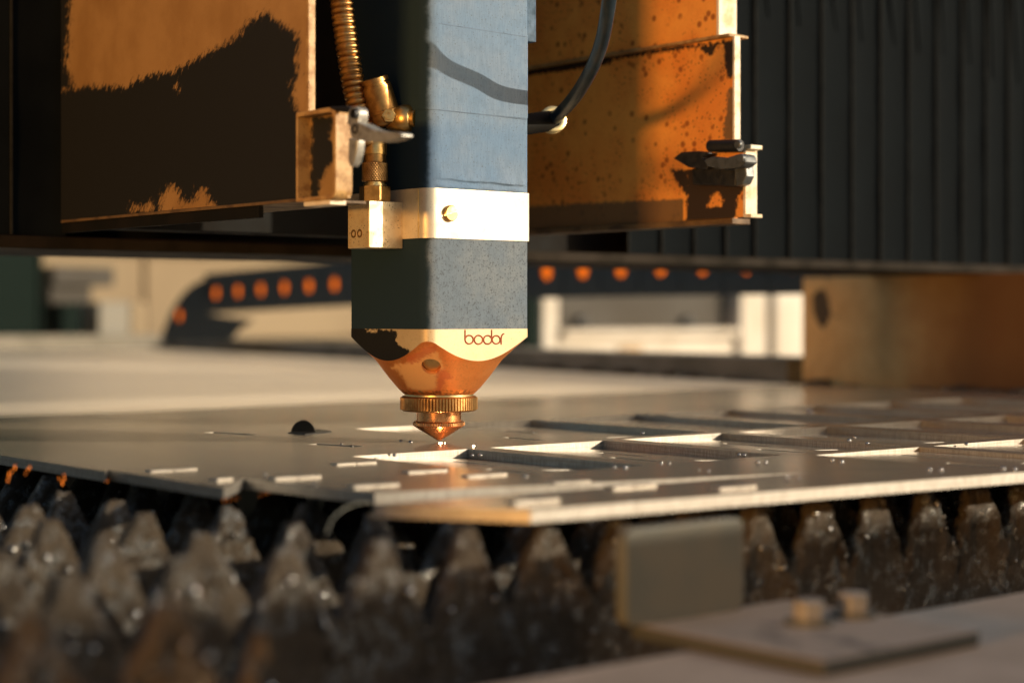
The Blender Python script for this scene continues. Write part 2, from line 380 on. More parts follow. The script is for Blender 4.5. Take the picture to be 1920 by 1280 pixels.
# ------------------------------------------------------------------ cutting head
head = thing('laser_cutter', (0, 0, 0.8), 'blue taped laser cutting head with copper cone, pale metal band and pointed nozzle', 'cutting head')
def sleeve(name, mat, z0, z1, hw, r, disp=None, nz=1, parent=head, ang=35):
    bm = bmesh.new(); o = []
    r0 = r
    for cx, cy, a0 in ((1,-1,-90), (1,1,0), (-1,1,90), (-1,-1,180)):
        r = r0 if (cx, cy) == (-1, -1) else 1.3
        for i in range(9):
            a = math.radians(a0+90*i/8); o.append((cx*(hw-r)+r*math.cos(a), cy*(hw-r)+r*math.sin(a)))
        if (cx, cy) == (-1, -1):
            n = 48 if disp else 1
            for i in range(1, n): o.append((-(hw-r)+((hw-r)+(hw-1.3))*i/n, -hw))
    rings = []
    for k in range(nz+1):
        z = z0+(z1-z0)*k/nz; ring = []
        for (x, y) in o:
            d = disp(x, y, z) if disp and y < -hw+0.01 else 0
            ring.append((x, y-d, z))
        rings.append(ring)
    loft(bm, rings); ob = link(name, bm, mat, parent, ang=ang)
    at = ob.data.attributes.new('soot', 'FLOAT', 'POINT')      # left side's shade, painted in; attribute name shared with real soot
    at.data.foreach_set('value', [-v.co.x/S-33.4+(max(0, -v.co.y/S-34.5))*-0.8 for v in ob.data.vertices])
    return ob
def wrinkle(x, y, z):
    """the lower edge of the tape has bagged out over its own crumpled hem"""
    c = 150.6+1.0*noise.noise(Vector((x*0.07, 3, 0)))+0.6*noise.noise(Vector((x*0.3, 1, 0)))-0.012*x
    a = (0.7+1.5*max(0, min(1, (x+34)/50)))*(0.75+0.5*noise.noise(Vector((x*0.12, 8, 0))))
    d = a*max(0, min(1, (z-c)/0.8))*math.exp(-(max(0, z-c-0.8)/4.5)**1.4) if z > c else 0.0
    h = 147.7+0.5*noise.noise(Vector((x*0.2, 5, 0)))
    d += (0.9+0.8*noise.noise(Vector((x*0.17, 2, 0))))*math.exp(-((z-h)/1.1)**2)
    d += 0.25*noise.noise(Vector((x*0.05, z*0.06, 12)))+0.12
    return max(0, d)*max(0, min(1, (35.8-x)/4, (37.4+x)/6))
sleeve('tape_wrap', M_TAPE, 146.4, 190.5, 37.4, 9, wrinkle, 110, ang=60)
sleeve('tape_wrap', M_TAPE, 190.5, 239.5, 37.65, 9.1)
sleeve('tape_wrap', M_TAPE, 239.5, 430, 37.4, 9)
def seam(z, rise):
    bm = bmesh.new(); prism(bm, [(-29, -37.66, z), (36, -37.66, z+rise), (36, -37.66, z+rise+0.35), (-29, -37.66, z+0.35)], (0, -0.12, 0))
    return link('tape_seam', bm, M_SEAM, head)
seam(239.1, -1.0); seam(190.4, -0.7)
box('side_block', M_TAPE, head, 37, 44.5, -36.6, -10, 236, 430, 0.6)
sleeve('lower_body', M_LOWER, 66.8, 118.2, 37.4, 8.5)
band = sleeve('metal_band', M_BAND, 118.2, 146.4, 38.2, 7.5)
bm = bmesh.new(); bx(bm, -38.6, -38.1, -31.2, -30.5, 118.6, 146.0); link('joint_strip', bm, M_GOLD, band)
# slotted screw
p = onv(843, 400, -38.2)
bm = bmesh.new(); lathe(bm, (p.x, -37.5, p.z), (0, -1, 0), [(0, 4.6), (2.6, 4.6), (3.2, 4.1), (3.2, 3.6)], 32)
sc = link('screw', bm, M_BRASS, band)
bm = bmesh.new(); prism(bm, [(p.x-5.2, -38.9, p.z-1.9), (p.x+5.2, -38.9, p.z+0.9), (p.x+5.0, -38.9, p.z+1.9), (p.x-5.4, -38.9, p.z-0.9)], (0, -3, 0)); cut(sc, bm)
# cone and brass faces: square body met by a cone
PROF = [(21.0, 28.6), (24.5, 32.0), (30.0, 38.6), (37.5, 48.6), (45.0, 55.5), (50.0, 60.0), (53.0, 62.5)]
def zcone(r):
    for (r0, z0), (r1, z1) in zip(PROF, PROF[1:]):
        if r <= r1: return z0+(z1-z0)*(r-r0)/(r1-r0)
    return PROF[-1][1]
def rsquare(a, hw=37.5, r=7.0):
    r = r if math.cos(a) < 0 and math.sin(a) < 0 else 1.2
    c, s = abs(math.cos(a)), abs(math.sin(a)); t = hw/max(c, s); x, y = t*c, t*s; k = hw-r
    if x > k and y > k:
        b = -2*k*(c+s); cc = 2*k*k-r*r; t = (-b+math.sqrt(max(0, b*b-4*cc)))/2
    return t
NA = 240
bm = bmesh.new(); rings = []; NR = 26
for k in range(NR+1):
    ring = []
    for i in range(NA):
        a = 2*math.pi*i/NA; R = rsquare(a)-0.12; rr = 20.9+(R-20.9)*k/NR
        ring.append((rr*math.cos(a), rr*math.sin(a), zcone(rr)))
    rings.append(ring)
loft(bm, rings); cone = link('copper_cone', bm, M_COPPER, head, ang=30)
bm = bmesh.new(); h = onu(0, 0, 0)
hp = Vector((-24.6, -24.6, 45.6)); hd = Vector((-0.62, -0.62, -0.48)).normalized()
cyl(bm, hp-hd*5, hp+hd*9, 5.6, 40); cut(cone, bm)
bm = bmesh.new(); lathe(bm, hp-hd*4.9, hd, [(0, 5.5), (0.8, 5.5), (1.4, 4.9), (1.5, 0.5)], 32); link('sensor_plug', bm, M_BRASS, cone)
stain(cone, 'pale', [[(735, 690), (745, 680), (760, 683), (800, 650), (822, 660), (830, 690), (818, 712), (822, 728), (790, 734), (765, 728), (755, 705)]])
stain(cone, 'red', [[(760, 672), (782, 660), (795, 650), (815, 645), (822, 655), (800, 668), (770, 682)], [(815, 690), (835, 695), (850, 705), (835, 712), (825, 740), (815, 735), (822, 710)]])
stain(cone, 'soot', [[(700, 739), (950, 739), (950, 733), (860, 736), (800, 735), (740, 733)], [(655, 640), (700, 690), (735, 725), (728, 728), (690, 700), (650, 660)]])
bm = bmesh.new(); rows = []
for i in range(NA):
    a = 2*math.pi*i/NA; R = rsquare(a); z0 = zcone(R)-0.15
    rows.append([(R*math.cos(a), R*math.sin(a), z0+(66.8-z0)*k/10) for k in range(11)])
V = [[bm.verts.new(p) for p in r] for r in rows]
for i in range(NA):
    j = (i+1) % NA
    for k in range(10): bm.faces.new((V[i][k], V[j][k], V[j][k+1], V[i][k+1]))
face = link('brass_collar', bm, M_FACE, head, ang=40)
stain(face, 'soot', [[(640, 600), (708, 612), (716, 618), (745, 620), (742, 640), (752, 650), (770, 657), (764, 668), (758, 676), (735, 690), (640, 690)]],
      minus=[[(686, 617), (712, 617), (704, 624), (690, 622)]])
# the word on the lit face: bodor, single-line letters
def stroke(bm, pts):
    tube(bm, [Vector((onv(x, y, -37.5).x, -37.5, onv(x, y, -37.5).z)) for x, y in pts], 0.50, 6)
def circ(cx, cy, r, a0=0, a1=360, n=22):
    return [(cx+r*math.cos(math.radians(a0+(a1-a0)*i/n)), cy+r*1.05*math.sin(math.radians(a0+(a1-a0)*i/n))) for i in range(n+1)]
def letter(name, strokes):
    bm = bmesh.new()
    for s_ in strokes: stroke(bm, s_)
    return link(name, bm, M_INK, face, ang=80)
letter('letter_b', [circ(879.5, 636.5, 7.6), [(871.8, 618), (871.8, 637)]])
letter('letter_o', [circ(897, 636.8, 7.8)])
letter('letter_d', [circ(914.2, 636.8, 7.6), [(921.6, 618), (921.6, 638)]])
letter('letter_o', [circ(930.2, 636.8, 7.3)])
letter('letter_r', [[(939.6, 646), (939.5, 635), (940.3, 630), (942.3, 626.5), (945, 625.5)]])
# knurled ring, neck, nozzle
bm = bmesh.new(); lathe(bm, (0, 0, 27.2), (0, 0, 1), [(0, 20.4), (1.0, 20.4), (1.5, 19.8)], 64); link('gold_washer', bm, M_GOLD, head)
def knurl(n, dep):
    return lambda a, h, r: r-(dep if int(a/(2*math.pi)*n*4+0.01) % 4 in (0,) else 0)
bm = bmesh.new(); lathe(bm, (0, 0, 18.3), (0, 0, 1), [(0, 21.2), (0.9, 22.6), (0.91, 22.9), (8.0, 22.9), (8.01, 22.6), (8.8, 21.6), (8.9, 18)], 76*4,
                        lambda a, h, r: r-(0.75 if r > 22.8 and int(a/(2*math.pi)*76*4+0.01) % 4 == 0 else 0)); link('knurled_ring', bm, M_BRASSD, head, ang=25)
noz = None
bm = bmesh.new(); lathe(bm, (0, 0, 12.2), (0, 0, 1), [(0, 13.2), (6.2, 13.2)], 56); link('nozzle_neck', bm, M_NOZ, head)
bm = bmesh.new(); lathe(bm, (0, 0, 0.9), (0, 0, 1), [(0, 1.0), (0.05, 1.6), (0.7, 2.2), (8.2, 14.6), (8.6, 15.1)], 72); noz = link('nozzle', bm, M_NOZ, head, ang=28)
bm = bmesh.new(); lathe(bm, (0, 0, 9.5), (0, 0, 1), [(0, 15.0), (0.3, 15.3), (2.0, 15.3), (2.4, 14.9), (2.9, 14.5)], 64*4,
                        lambda a, h, r: r-(0.35 if r > 15.2 and int(a/(2*math.pi)*256+0.01) % 4 == 0 else 0)); link('nozzle_flange', bm, M_NOZ, head, ang=25)
# gas block on the shaded side of the band
bm = bmesh.new(); bx(bm, -61.5, -37.9, -15.5, 5.5, 112.7, 139.2); blk = link('gas_block', bm, M_BLOCK, head, bevel=0.5)
for y in (-2.5, -8.5):
    bm = bmesh.new(); lathe(bm, (-61.5, y+2, 121), (-1, 0, 0), [(-0.4, 2.4), (0.25, 2.4), (0.25, 1.5), (-0.3, 1.3)], 20); link('bolt', bm, M_BRASSD, blk)
bm = bmesh.new(); prism(bm, [(-50+9.2*math.cos(a), -5+9.2*math.sin(a), 139.2) for a in [math.radians(60*i+12) for i in range(6)]], (0, 0, 9)); link('hex_nut', bm, M_BRASS, head, bevel=0.5)
# ------------------------------------------------------------------ corrugated hose with its fittings
FX, FY = -50, -5
hose = thing('metal_hose', (FX, FY, 148.2), 'brass corrugated metal hose curving up beside the blue tape', 'hose')
bm = bmesh.new(); lathe(bm, (FX, FY, 148.2), (0, 0, 1), [(0, 6.6), (1.2, 6.6), (1.3, 5.6), (2.6, 5.6)], 40); link('hose_neck', bm, M_GOLD, hose)
def dia(a, h, r):
    return r-0.42*(0.5+0.5*math.cos(a*30+h*3.1))*(0.5+0.5*math.cos(a*30-h*3.1)) if r > 7.3 else r
bm = bmesh.new(); lathe(bm, (FX, FY, 150.8), (0, 0, 1), [(0, 6.9)]+[(0.3+i*0.25, 7.45) for i in range(41)]+[(10.8, 7.0), (11.0, 6.4), (15.2, 6.4), (15.2, 5.9)], 240, dia)
link('knurled_nut', bm, M_BRASSD, hose, ang=60)
bm = bmesh.new(); lathe(bm, (FX, FY, 166), (0, 0, 1), [(0, 6.6), (0.3, 6.9), (8.5, 6.9), (9.5, 6.2)], 40); link('sleeve', bm, M_BRASS, hose)
D_ = 1004
pth = spline([ond(691, 275, D_), ond(681, 235, D_), ond(669, 190, D_), ond(659, 140, D_), ond(650, 80, D_), ond(641, 10, D_), ond(634, -70, D_), ond(630, -150, D_)], 40)
bm = bmesh.new(); tube(bm, pth, 6.6, 28, lambda L, i: 5.55+1.25*abs(math.sin(L*math.pi/3.5))**0.6); link('corrugated_tube', bm, M_BRASSD, hose, ang=50)
# elbow fitting on the left side of the head
elb = thing('elbow_fitting', (-37.5, -22, 190), 'brown brass swivel elbow fitting with a plug, beside the top of the corrugated hose', 'pipe fitting')
a = ond(704, 158, 1002); b = ond(727, 236, 1006); d = (b-a).normalized(); L = (b-a).length
bm = bmesh.new(); lathe(bm, a, d, [(-3.6, 6.6), (-3.2, 8.0), (-1.0, 8.1), (-0.9, 7.3), (0.2, 7.3), (0.3, 8.0), (1.4, 8.0), (1.5, 8.6), (L*0.62, 9.0), (L*0.63, 9.5), (L*0.68, 9.5), (L*0.69, 8.9), (L-3, 8.8), (L-1, 7.6), (L, 5.5)], 48)
body = link('elbow_body', bm, M_BRASSD, elb)
pp = ond(729, 217, 995); td = Vector((-0.55, -0.80, 0.05)).normalized()
bm = bmesh.new(); lathe(bm, pp-td*2, td, [(0, 4.4), (2.6, 4.2), (2.9, 3.8)], 6); lathe(bm, pp-td*2, td, [(2.8, 2.7), (3.6, 2.6), (3.7, 1.3), (3.1, 1.2)], 24); link('plug', bm, M_BRASS, body, ang=30)
q = onu(760, 222, -44); q2 = onu(777, 222, -37.5)
bm = bmesh.new(); s0 = ond(730, 224, 1006); ax = (Vector((-36, q2.y, q2.z))-s0)
LL = ax.length; lathe(bm, s0, ax, [(0, 6.2), (LL*0.35, 7.4), (LL*0.55, 8.2), (LL*0.75, 7.8), (LL*0.86, 6.2), (LL*0.88, 4.8), (LL, 4.8)], 40); link('ball_joint', bm, M_BRASS, elb)
# ------------------------------------------------------------------ black air hose on the right
air = thing('air_hose', (84, -10, 185), 'dark rubber air hose looping down to a brass collar right of the taped column', 'hose')
e = ond(1037, 224, 1104)
pth = spline([e, ond(1057, 206, 1083), ond(1084, 173, 1046), ond(1110, 128, 1014), ond(1128, 80, 996), ond(1138, 30, 977), ond(1144, -20, 967), ond(1147, -90, 960), ond(1145, -200, 958)], 14)
bm = bmesh.new(); tube(bm, pth, 4.1, 20); link('hose_tube', bm, M_RUBBER, air)
dd = (pth[3]-pth[0]).normalized()
bm = bmesh.new(); lathe(bm, e-dd*4, dd, [(0, 8.4), (1.2, 8.6), (1.6, 8.0), (3.2, 8.0), (3.4, 8.6), (5.0, 8.4), (5.6, 6.8), (5.4, 5.4), (3.5, 5.2)], 40); link('collar', bm, M_GOLD, air)
bm = bmesh.new(); cyl(bm, (37, -2, e.z-11), e-dd*3, 6.4, 32, 6.6); link('hose_fitting', bm, M_BEAM, air)

# ------------------------------------------------------------------ left cover panel
UL = -125
lp = thing('machine_cover', (UL, 95, 136), 'amber sheet metal cover left of the head, half blackened with soot', 'machine cover')
def grid_plate(name, mat, parent, u0, u1, v0, v1, z0, z1, nv, nz):
    """upright plate facing -X with a finely divided front so dirt can be laid on it"""
    bm = bmesh.new(); F = [[bm.verts.new((u0, v0+(v1-v0)*i/nv, z0+(z1-z0)*k/nz)) for k in range(nz+1)] for i in range(nv+1)]
    for i in range(nv):
        for k in range(nz): bm.faces.new((F[i][k], F[i][k+1], F[i+1][k+1], F[i+1][k]))
    B = [bm.verts.new(c) for c in ((u1, v0, z0), (u1, v0, z1), (u1, v1, z1), (u1, v1, z0))]
    bm.faces.new(B)
    bm.faces.new([F[0][k] for k in range(nz, -1, -1)]+[B[0], B[1]]); bm.faces.new([F[nv][k] for k in range(nz+1)]+[B[2], B[3]])
    bm.faces.new([F[i][0] for i in range(nv+1)]+[B[3], B[0]]); bm.faces.new([F[i][nz] for i in range(nv, -1, -1)]+[B[1], B[2]])
    return link(name, bm, mat, parent)
pn = grid_plate('panel', M_PANEL, lp, UL, UL+3.2, -49, 240, 136.5, 360, 140, 110)
stain(pn, 'soot', [[(60, 168), (140, 168), (165, 160), (230, 165), (275, 142), (330, 132), (400, 92), (440, 72), (470, 38), (500, 22), (520, 42), (535, 50), (555, 62), (562, 85), (553, 110), (561, 140), (549, 160), (552, 195), (562, 212), (600, 212), (600, 262), (577, 264), (577, 300), (567, 330), (564, 355), (575, 370), (600, 376), (600, 460), (60, 460)],
                   [(60, -200), (140, -200), (134, 0), (128, 60), (125, 120), (140, 170), (60, 170)]],
      minus=[[(243, 396), (250, 385), (262, 390), (285, 379), (284, 396)], [(298, 396), (303, 368), (318, 348), (332, 352), (340, 380), (366, 374), (370, 358), (386, 356), (392, 378), (412, 392), (405, 398)],
             [(330, 160), (333, 160), (333, 167), (330, 167)]])
box('edge_strip', M_TAN, lp, UL-0.8, UL+3.6, -51.5, -49, 136.5, 360, 0.4)
bm = bmesh.new(); prism(bm, [(UL-0.5, 240, 136.4), (UL-0.5, -49, 136.4), (UL+2.8, -49, 135.0), (UL+2.8, 240, 129.0), (UL-0.5, 240, 133)], (0.0, 0, 0.01))
bm.free()
box('bottom_flange', M_TANDK, lp, UL-0.6, UL+40, -46, 239, 134.6, 136.4, 0.4)
box('back_flange', M_BEAM, lp, UL+0.4, UL+4, 0, 239.5, 128.0, 134.5, 0.4)
# bracket tray on the panel edge
br = tag(bpy.data.objects.new('latch_bracket', None), None); col.objects.link(br); br.parent = lp
zt, zb = 180.0, 134.2; v0, v1 = -88.5, -52
pl = grid_plate('tray_back', M_TRAY, br, UL-1, UL+1, v0+1, v1-0.2, zb, zt-1, 34, 40)
stain(pl, 'soot', [[(584, 214), (640, 222), (622, 240), (618, 260), (632, 275), (630, 292), (612, 320), (600, 345), (598, 372), (580, 380)]])
def rrect(v0, v1, z0, z1, r, n=6):
    out = []
    for cx, cz, a0 in ((v0+r, z0+r, 180), (v1-0.6, z0+0.6, 270), (v1-0.6, z1-0.6, 0), (v0+r, z1-r, 90)):
        rr = r if cx == v0+r else 0.6
        for i in range(n+1):
            a = math.radians(a0+90*i/n); out.append((cx+rr*math.cos(a), cz+rr*math.sin(a)))
    return out
oo = rrect(v0, v1, zb-0.8, zt, 5.0); ii = rrect(v0+2.6, v1-1.6, zb+1.4, zt-2.4, 3.4)
bm = bmesh.new()
A = [bm.verts.new((UL-9, a, b)) for a, b in oo]; B = [bm.verts.new((UL-9, a, b)) for a, b in ii]
A2 = [bm.verts.new((UL+1.5, a, b)) for a, b in oo]; B2 = [bm.verts.new((UL+1.5, a, b)) for a, b in ii]
n_ = len(A)
for i in range(n_):
    j = (i+1) % n_
    bm.faces.new((A[i], A[j], B[j], B[i])); bm.faces.new((A2[i], B2[i], B2[j], A2[j])); bm.faces.new((A[i], A2[i], A2[j], A[j])); bm.faces.new((B[i], B[j], B2[j], B2[i]))
link('tray_rim', bm, M_TAN, br, bevel=0.5)
box('bracket_foot', M_CREAM, br, UL-8, UL+2, -82, -58, 131.0, 133.3, 0.3)
# toggle latch, one thing of its own part group
lt = tag(bpy.data.objects.new('toggle_latch', None), None); col.objects.link(lt); lt.parent = lp
def plate_px(name, mat, parent, pts, u, th, bevel=0.6, n=1):
    bm = bmesh.new(); P = [onu(x, y, u) for x, y in pts]
    if n > 1: P = spline(P+[P[0]], n)[:-1]
    prism(bm, P, (th, 0, 0)); return link(name, bm, mat, parent, bevel=bevel)
lev = plate_px('lever', M_GREY, lt, [(655, 243), (658, 233), (667, 229), (680, 233), (700, 243), (722, 247), (745, 248), (753, 253), (746, 259), (725, 265), (700, 266), (675, 263), (660, 258)], UL-13, 7, 1.0, 5)
plate_px('pivot_link', M_GREY, lt, [(651, 232), (652, 213), (656, 204), (664, 200), (671, 205), (672, 218), (668, 236), (655, 236)], UL-11, 6, 0.8, 4)
plate_px('latch_arm', M_GREY, lt, [(653, 258), (670, 262), (669, 280), (664, 303), (656, 314), (652, 300)], UL-9, 5, 0.8)
plate_px('latch_wire', M_DARK, lt, [(612, 206), (620, 200), (652, 199), (658, 206), (652, 212)], UL-9, 4, 0.6)
for (x, y) in ((663, 213), (666, 242)):
    c = onu(x, y, UL-13.1); bm = bmesh.new(); lathe(bm, c, (-1, 0, 0), [(-1, 2.5), (0.5, 2.5), (0.5, 1.6), (-0.7, 1.5)], 20); link('rivet', bm, M_DARK, lt)

# ------------------------------------------------------------------ right cover box
UR = 200
rb = thing('machine_cover', (UR, 60, 137), 'orange rust spotted metal cover right of the head, with sooty seam and black latch', 'machine cover')
lo = grid_plate('lower_panel', M_BOX, rb, UR, UR+4, -50, 190, 137, 254, 130, 70)
SOOTR = [[(900, 128), (1000, 120), (1090, 112), (1150, 101), (1230, 92), (1280, 86), (1390, 74), (1390, 79), (1300, 90), (1250, 98), (1205, 104), (1150, 112), (1135, 122), (1100, 128), (1000, 140), (900, 150)],
         [(1356, 78), (1382, 78), (1380, 120), (1374, 146), (1364, 147), (1359, 120)], [(1306, 86), (1345, 84), (1338, 102), (1325, 104)],
         [(1288, 318), (1400, 318), (1400, 345), (1384, 368), (1378, 410), (1340, 420), (1286, 420)], [(1255, 318), (1292, 318), (1292, 372), (1275, 350)]]
GRIME = [[(900, 392), (1100, 381), (1292, 372), (1292, 440), (900, 450)], [(1366, 165), (1395, 165), (1395, 262), (1355, 262), (1362, 200)]]
stain(lo, 'soot', SOOTR, minus=[[(1330, 384), (1338, 368), (1346, 362), (1352, 374), (1348, 386)]]); stain(lo, 'grime_shade', GRIME)
up = grid_plate('upper_panel', M_BOX, rb, UR-3, UR+1, -38, 190, 255.5, 430, 100, 60)
stain(up, 'soot', [[(900, 118), (1000, 118), (1090, 110), (1150, 99), (1290, 84), (1390, 72), (1390, 76), (900, 130)]]); stain(up, 'grime_shade', [[(0, 2000), (10, 2000), (10, 2010)]])
box('upper_side', M_CREAM, rb, UR-3.0, UR+14, -40.4, -38, 255.5, 430, 0.5)
box('lower_edge', M_CREAM, rb, UR-0.6, UR+5, -51.8, -50, 181, 254, 0.4)
box('seam_lip', M_TAN, rb, UR-4.5, UR+14, -50.5, 190, 253.4, 255.4, 0.5)
box('bottom_flange', M_TANDK, rb, UR-3, UR+14, -52, 190, 133.2, 136.9, 0.5)
rbk = tag(bpy.data.objects.new('latch_bracket', None), None); col.objects.link(rbk); rbk.parent = rb
bp = grid_plate('bracket_plate', M_BOX, rbk, UR-7, UR-4, -66, -12, 137, 181, 40, 30)
stain(bp, 'soot', SOOTR[3:], minus=[[(1325, 388), (1334, 368), (1346, 360), (1355, 374), (1352, 388)]]); stain(bp, 'grime_shade', [[(0, 2000), (10, 2000), (10, 2010)]])
bm = bmesh.new(); bx(bm, UR-8, UR+3, -68, -65.8, 136.5, 182); link('bracket_flange', bm, M_CREAM, rbk, bevel=0.4)
box('flange_lip', M_CREAM, rbk, UR-8, UR+3, -72.5, -68, 179.5, 182.2, 0.4)
box('flange_lip', M_CREAM, rbk, UR-8, UR+3, -72.5, -68, 136.3, 138.6, 0.4)
rl = tag(bpy.data.objects.new('toggle_latch', None), None); col.objects.link(rl); rl.parent = rb
plate_px('lever', M_DARK, rl, [(1261, 297), (1276, 285), (1310, 283), (1324, 286), (1316, 296), (1330, 306), (1325, 318), (1290, 314)], UR-19, 11, 1.0)
plate_px('latch_body', M_LATCHR, rl, [(1318, 300), (1335, 293), (1360, 296), (1385, 288), (1394, 290), (1397, 305), (1385, 314), (1350, 318), (1325, 312)], UR-24, 12, 1.4)
plate_px('catch_plate', M_LATCHR, rl, [(1376, 312), (1397, 302), (1399, 330), (1392, 345), (1380, 350)], UR-17, 8, 0.8)
plate_px('catch_base', M_DARK, rl, [(1296, 316), (1380, 312), (1379, 350), (1298, 346)], UR-14, 7, 1.0)
a = onu(1331, 274, UR-16); b = onu(1388, 273, UR-16)
bm = bmesh.new(); cyl(bm, a, b, 3.9, 28); link('hinge_roller', bm, M_DARK, rl, bevel=0.4)
for x, y in ((1384, 271), (1390, 297)):
    c = onu(x, y, UR-24.5); bm = bmesh.new(); lathe(bm, c, (-1, 0, 0), [(-1, 2.6), (0.8, 2.6), (1.3, 2.0)], 20); link('rivet', bm, M_LATCHR, rl)

# ------------------------------------------------------------------ carriage and gantry
cg = thing('tool_carriage', (40, 200, 130), 'dark carriage plate behind the cutting head, between the two covers', 'machine carriage')
box('carriage_plate', M_BEAM, cg, UL+4, UR+40, 195, 225, 130, 430, 1)
box('head_mount', M_BEAM, cg, -28, 28, 38, 194, 190, 430, 1)
gb = thing('gantry_beam', (200, 340, 118), 'long dark gantry beam crossing the picture behind the head, brown lip along its bottom', 'gantry beam')
box('beam', M_BEAM, gb, -900, 1250, 292, 400, 123, 470, 2)
box('bottom_flange', M_BEAM, gb, -900, 1250, 258, 400, 118.2, 122.8, 0.8)
box('bottom_lip', M_LIP, gb, -900, 1250, 250, 257.6, 118.0, 126.5, 1.2)
VG = 252
def pleat_profile(u, w_): return [(u, VG), (u+w_*0.3, VG+2.2), (u+w_*0.75, VG+3.0), (u+w_, VG+1.2)]
def bellows(label, us, gus):
    t = thing('bellows_cover', ((us[0]+us[-1])/2, VG+15, 126), label, 'bellows')
    for i in range(len(us)-1):
        u, w_ = us[i], us[i+1]-us[i]; pr = pleat_profile(u, w_); bm = bmesh.new(); th = 1.0; NZ = 16
        R = [[], []]
        for k in range(NZ+1):
            z = 126.7+(470-126.7)*k/NZ
            for s_ in (0, 1):
                R[s_].append([bm.verts.new((a+0.6*noise.noise(Vector((a*0.05, z*0.02, 1))), b+s_*th+1.2*noise.noise(Vector((a*0.03, z*0.018, 5))), z)) for a, b in pr])
        for s_ in (0, 1):
            for k in range(NZ):
                for j in range(3): bm.faces.new((R[s_][k][j], R[s_][k][j+1], R[s_][k+1][j+1], R[s_][k+1][j]))
        for k in range(NZ):
            for j in (0, 3): bm.faces.new((R[0][k][j], R[0][k+1][j], R[1][k+1][j], R[1][k][j]))
        for k in (0, NZ):
            for j in range(3): bm.faces.new((R[0][k][j], R[1][k][j], R[1][k][j+1], R[0][k][j+1]))
        pt = link('pleat', bm, M_BELLOW, t, ang=20)
        bm = bmesh.new(); bx(bm, u-0.9, u+0.9, VG-1.8, VG+0.4, 126.8, 470); link('pleat_edge', bm, M_WELT, pt, bevel=0.5)
        if gus:
            zt_ = 365-i*3.5+random.uniform(-6, 6); m_ = u+w_*random.uniform(0.35, 0.6)
            bm = bmesh.new(); prism(bm, [(u+3, VG-0.6, 440), (u+w_-9, VG+9.0, 440), (m_, VG+4.0, zt_)], (-0.5, -2.6, 0)); link('gusset', bm, M_BELLOW, pt)
    return t
us = [onv(x, 300, VG).x for x in (1360, 1415, 1480, 1540, 1597, 1650, 1703, 1755, 1803, 1848, 1890)]
stp = us[-1]-us[-2]
us = us+[us[-1]+stp*k for k in range(1, 5)]
us = [us[0]-40*k for k in range(3, 0, -1)]+us
bellows('black folded bellows covering the gantry on the right, hung in wide upright pleats', us, True)
bellows('black folded bellows in deep shade at the left end, beside the sooty cover', [-420+38*k for k in range(9)], False)

# ------------------------------------------------------------------ the steel sheet, cut through
TH = 5.0
outer = [(-241, 420), (-241, 72), (-243, -54), (-238, -46), (-241, -160), (-211, -127), (-203, -219), (10, -274), (-231, -258), (-196, -312), (700, -397), (830, -60), (812, 143), (815, 423), (916, 979), (1046, 1564), (1219, 2600), (-241, 2660)]
PIT = 103.0
cells = []
for k in range(-1, 8):   # near row
    u1 = -18+PIT*(k+0); cells.append((u1-PIT+ (12 if k else 20), u1-4, -196, -55, 'N'))
cells.append((30, 184, -43, 130, 'F'))
for k in range(3, 8):
    u1 = -18+PIT*k; cells.append((u1-PIT+9, u1-4, -43, 130, 'F'))
for k in range(1, 5):
    u1 = -18+PIT*k; cells.append((max(u1-PIT+9, 52), u1-4, -322+(8 if k == 1 else 0), -208, 'S'))
cells = [c for c in cells if c[1]-c[0] > 30 and c[0] > -130]
def hole_loop(c):
    u0, u1, v0, v1 = c[:4]; return [(u0, v0), (u1, v0), (u1, v1), (u0, v1)]
slots = []                                   # small cut slots: (x0,y) to (x1,y) along +u, width across
for (xa, xb, y, wd) in ((392, 474, 812, 15), (586, 674, 834, 15), (1198, 1262, 777, 14)):
    p, q = onz(xa, y-2), onz(xb, y+3); d = (q-p).normalized(); nn = Vector((-d.y, d.x, 0))*4.0
    slots.append([((p-nn).x, (p-nn).y), ((q-nn).x, (q-nn).y), ((q+nn).x, (q+nn).y), ((p+nn).x, (p+nn).y)])
def plate_with_holes(bm, outer, holes, z1, z0):
    P = []; E = []
    for lp_ in [outer]+holes:
        n0 = len(P); P += [Vector(p) for p in lp_]; E += [(n0+i, n0+(i+1) % len(lp_)) for i in range(len(lp_))]
    vs, es, fs, _, _, _ = geometry.delaunay_2d_cdt(P, E, [], 1, 1e-4)
    top = [bm.verts.new((v.x, v.y, z1)) for v in vs]; bot = [bm.verts.new((v.x, v.y, z0)) for v in vs]
    cnt = {}
    for f in fs:
        c = sum((vs[i] for i in f), Vector((0, 0)))/len(f)
        if any(in_poly(c.x, c.y, h_) for h_ in holes) or not in_poly(c.x, c.y, outer): continue
        bm.faces.new([top[i] for i in f]); bm.faces.new([bot[i] for i in f][::-1])
        for i in range(len(f)):
            e_ = (f[i], f[(i+1) % len(f)]); cnt[e_] = 1
    for (a, b) in cnt:
        if (b, a) not in cnt:
            w_ = bm.faces.new((top[a], bot[a], bot[b], top[b])); w_.material_index = 1
sh = thing('steel_sheet', (0, 200, -TH), 'large flat grey steel sheet lying on the slats under the nozzle, cut through in rows', 'metal sheet')
bm = bmesh.new(); plate_with_holes(bm, outer, [hole_loop(c) for c in cells]+slots, 0.0, -TH); link('sheet_skeleton', bm, [M_SHEET, M_EDGE], sh, ang=20)
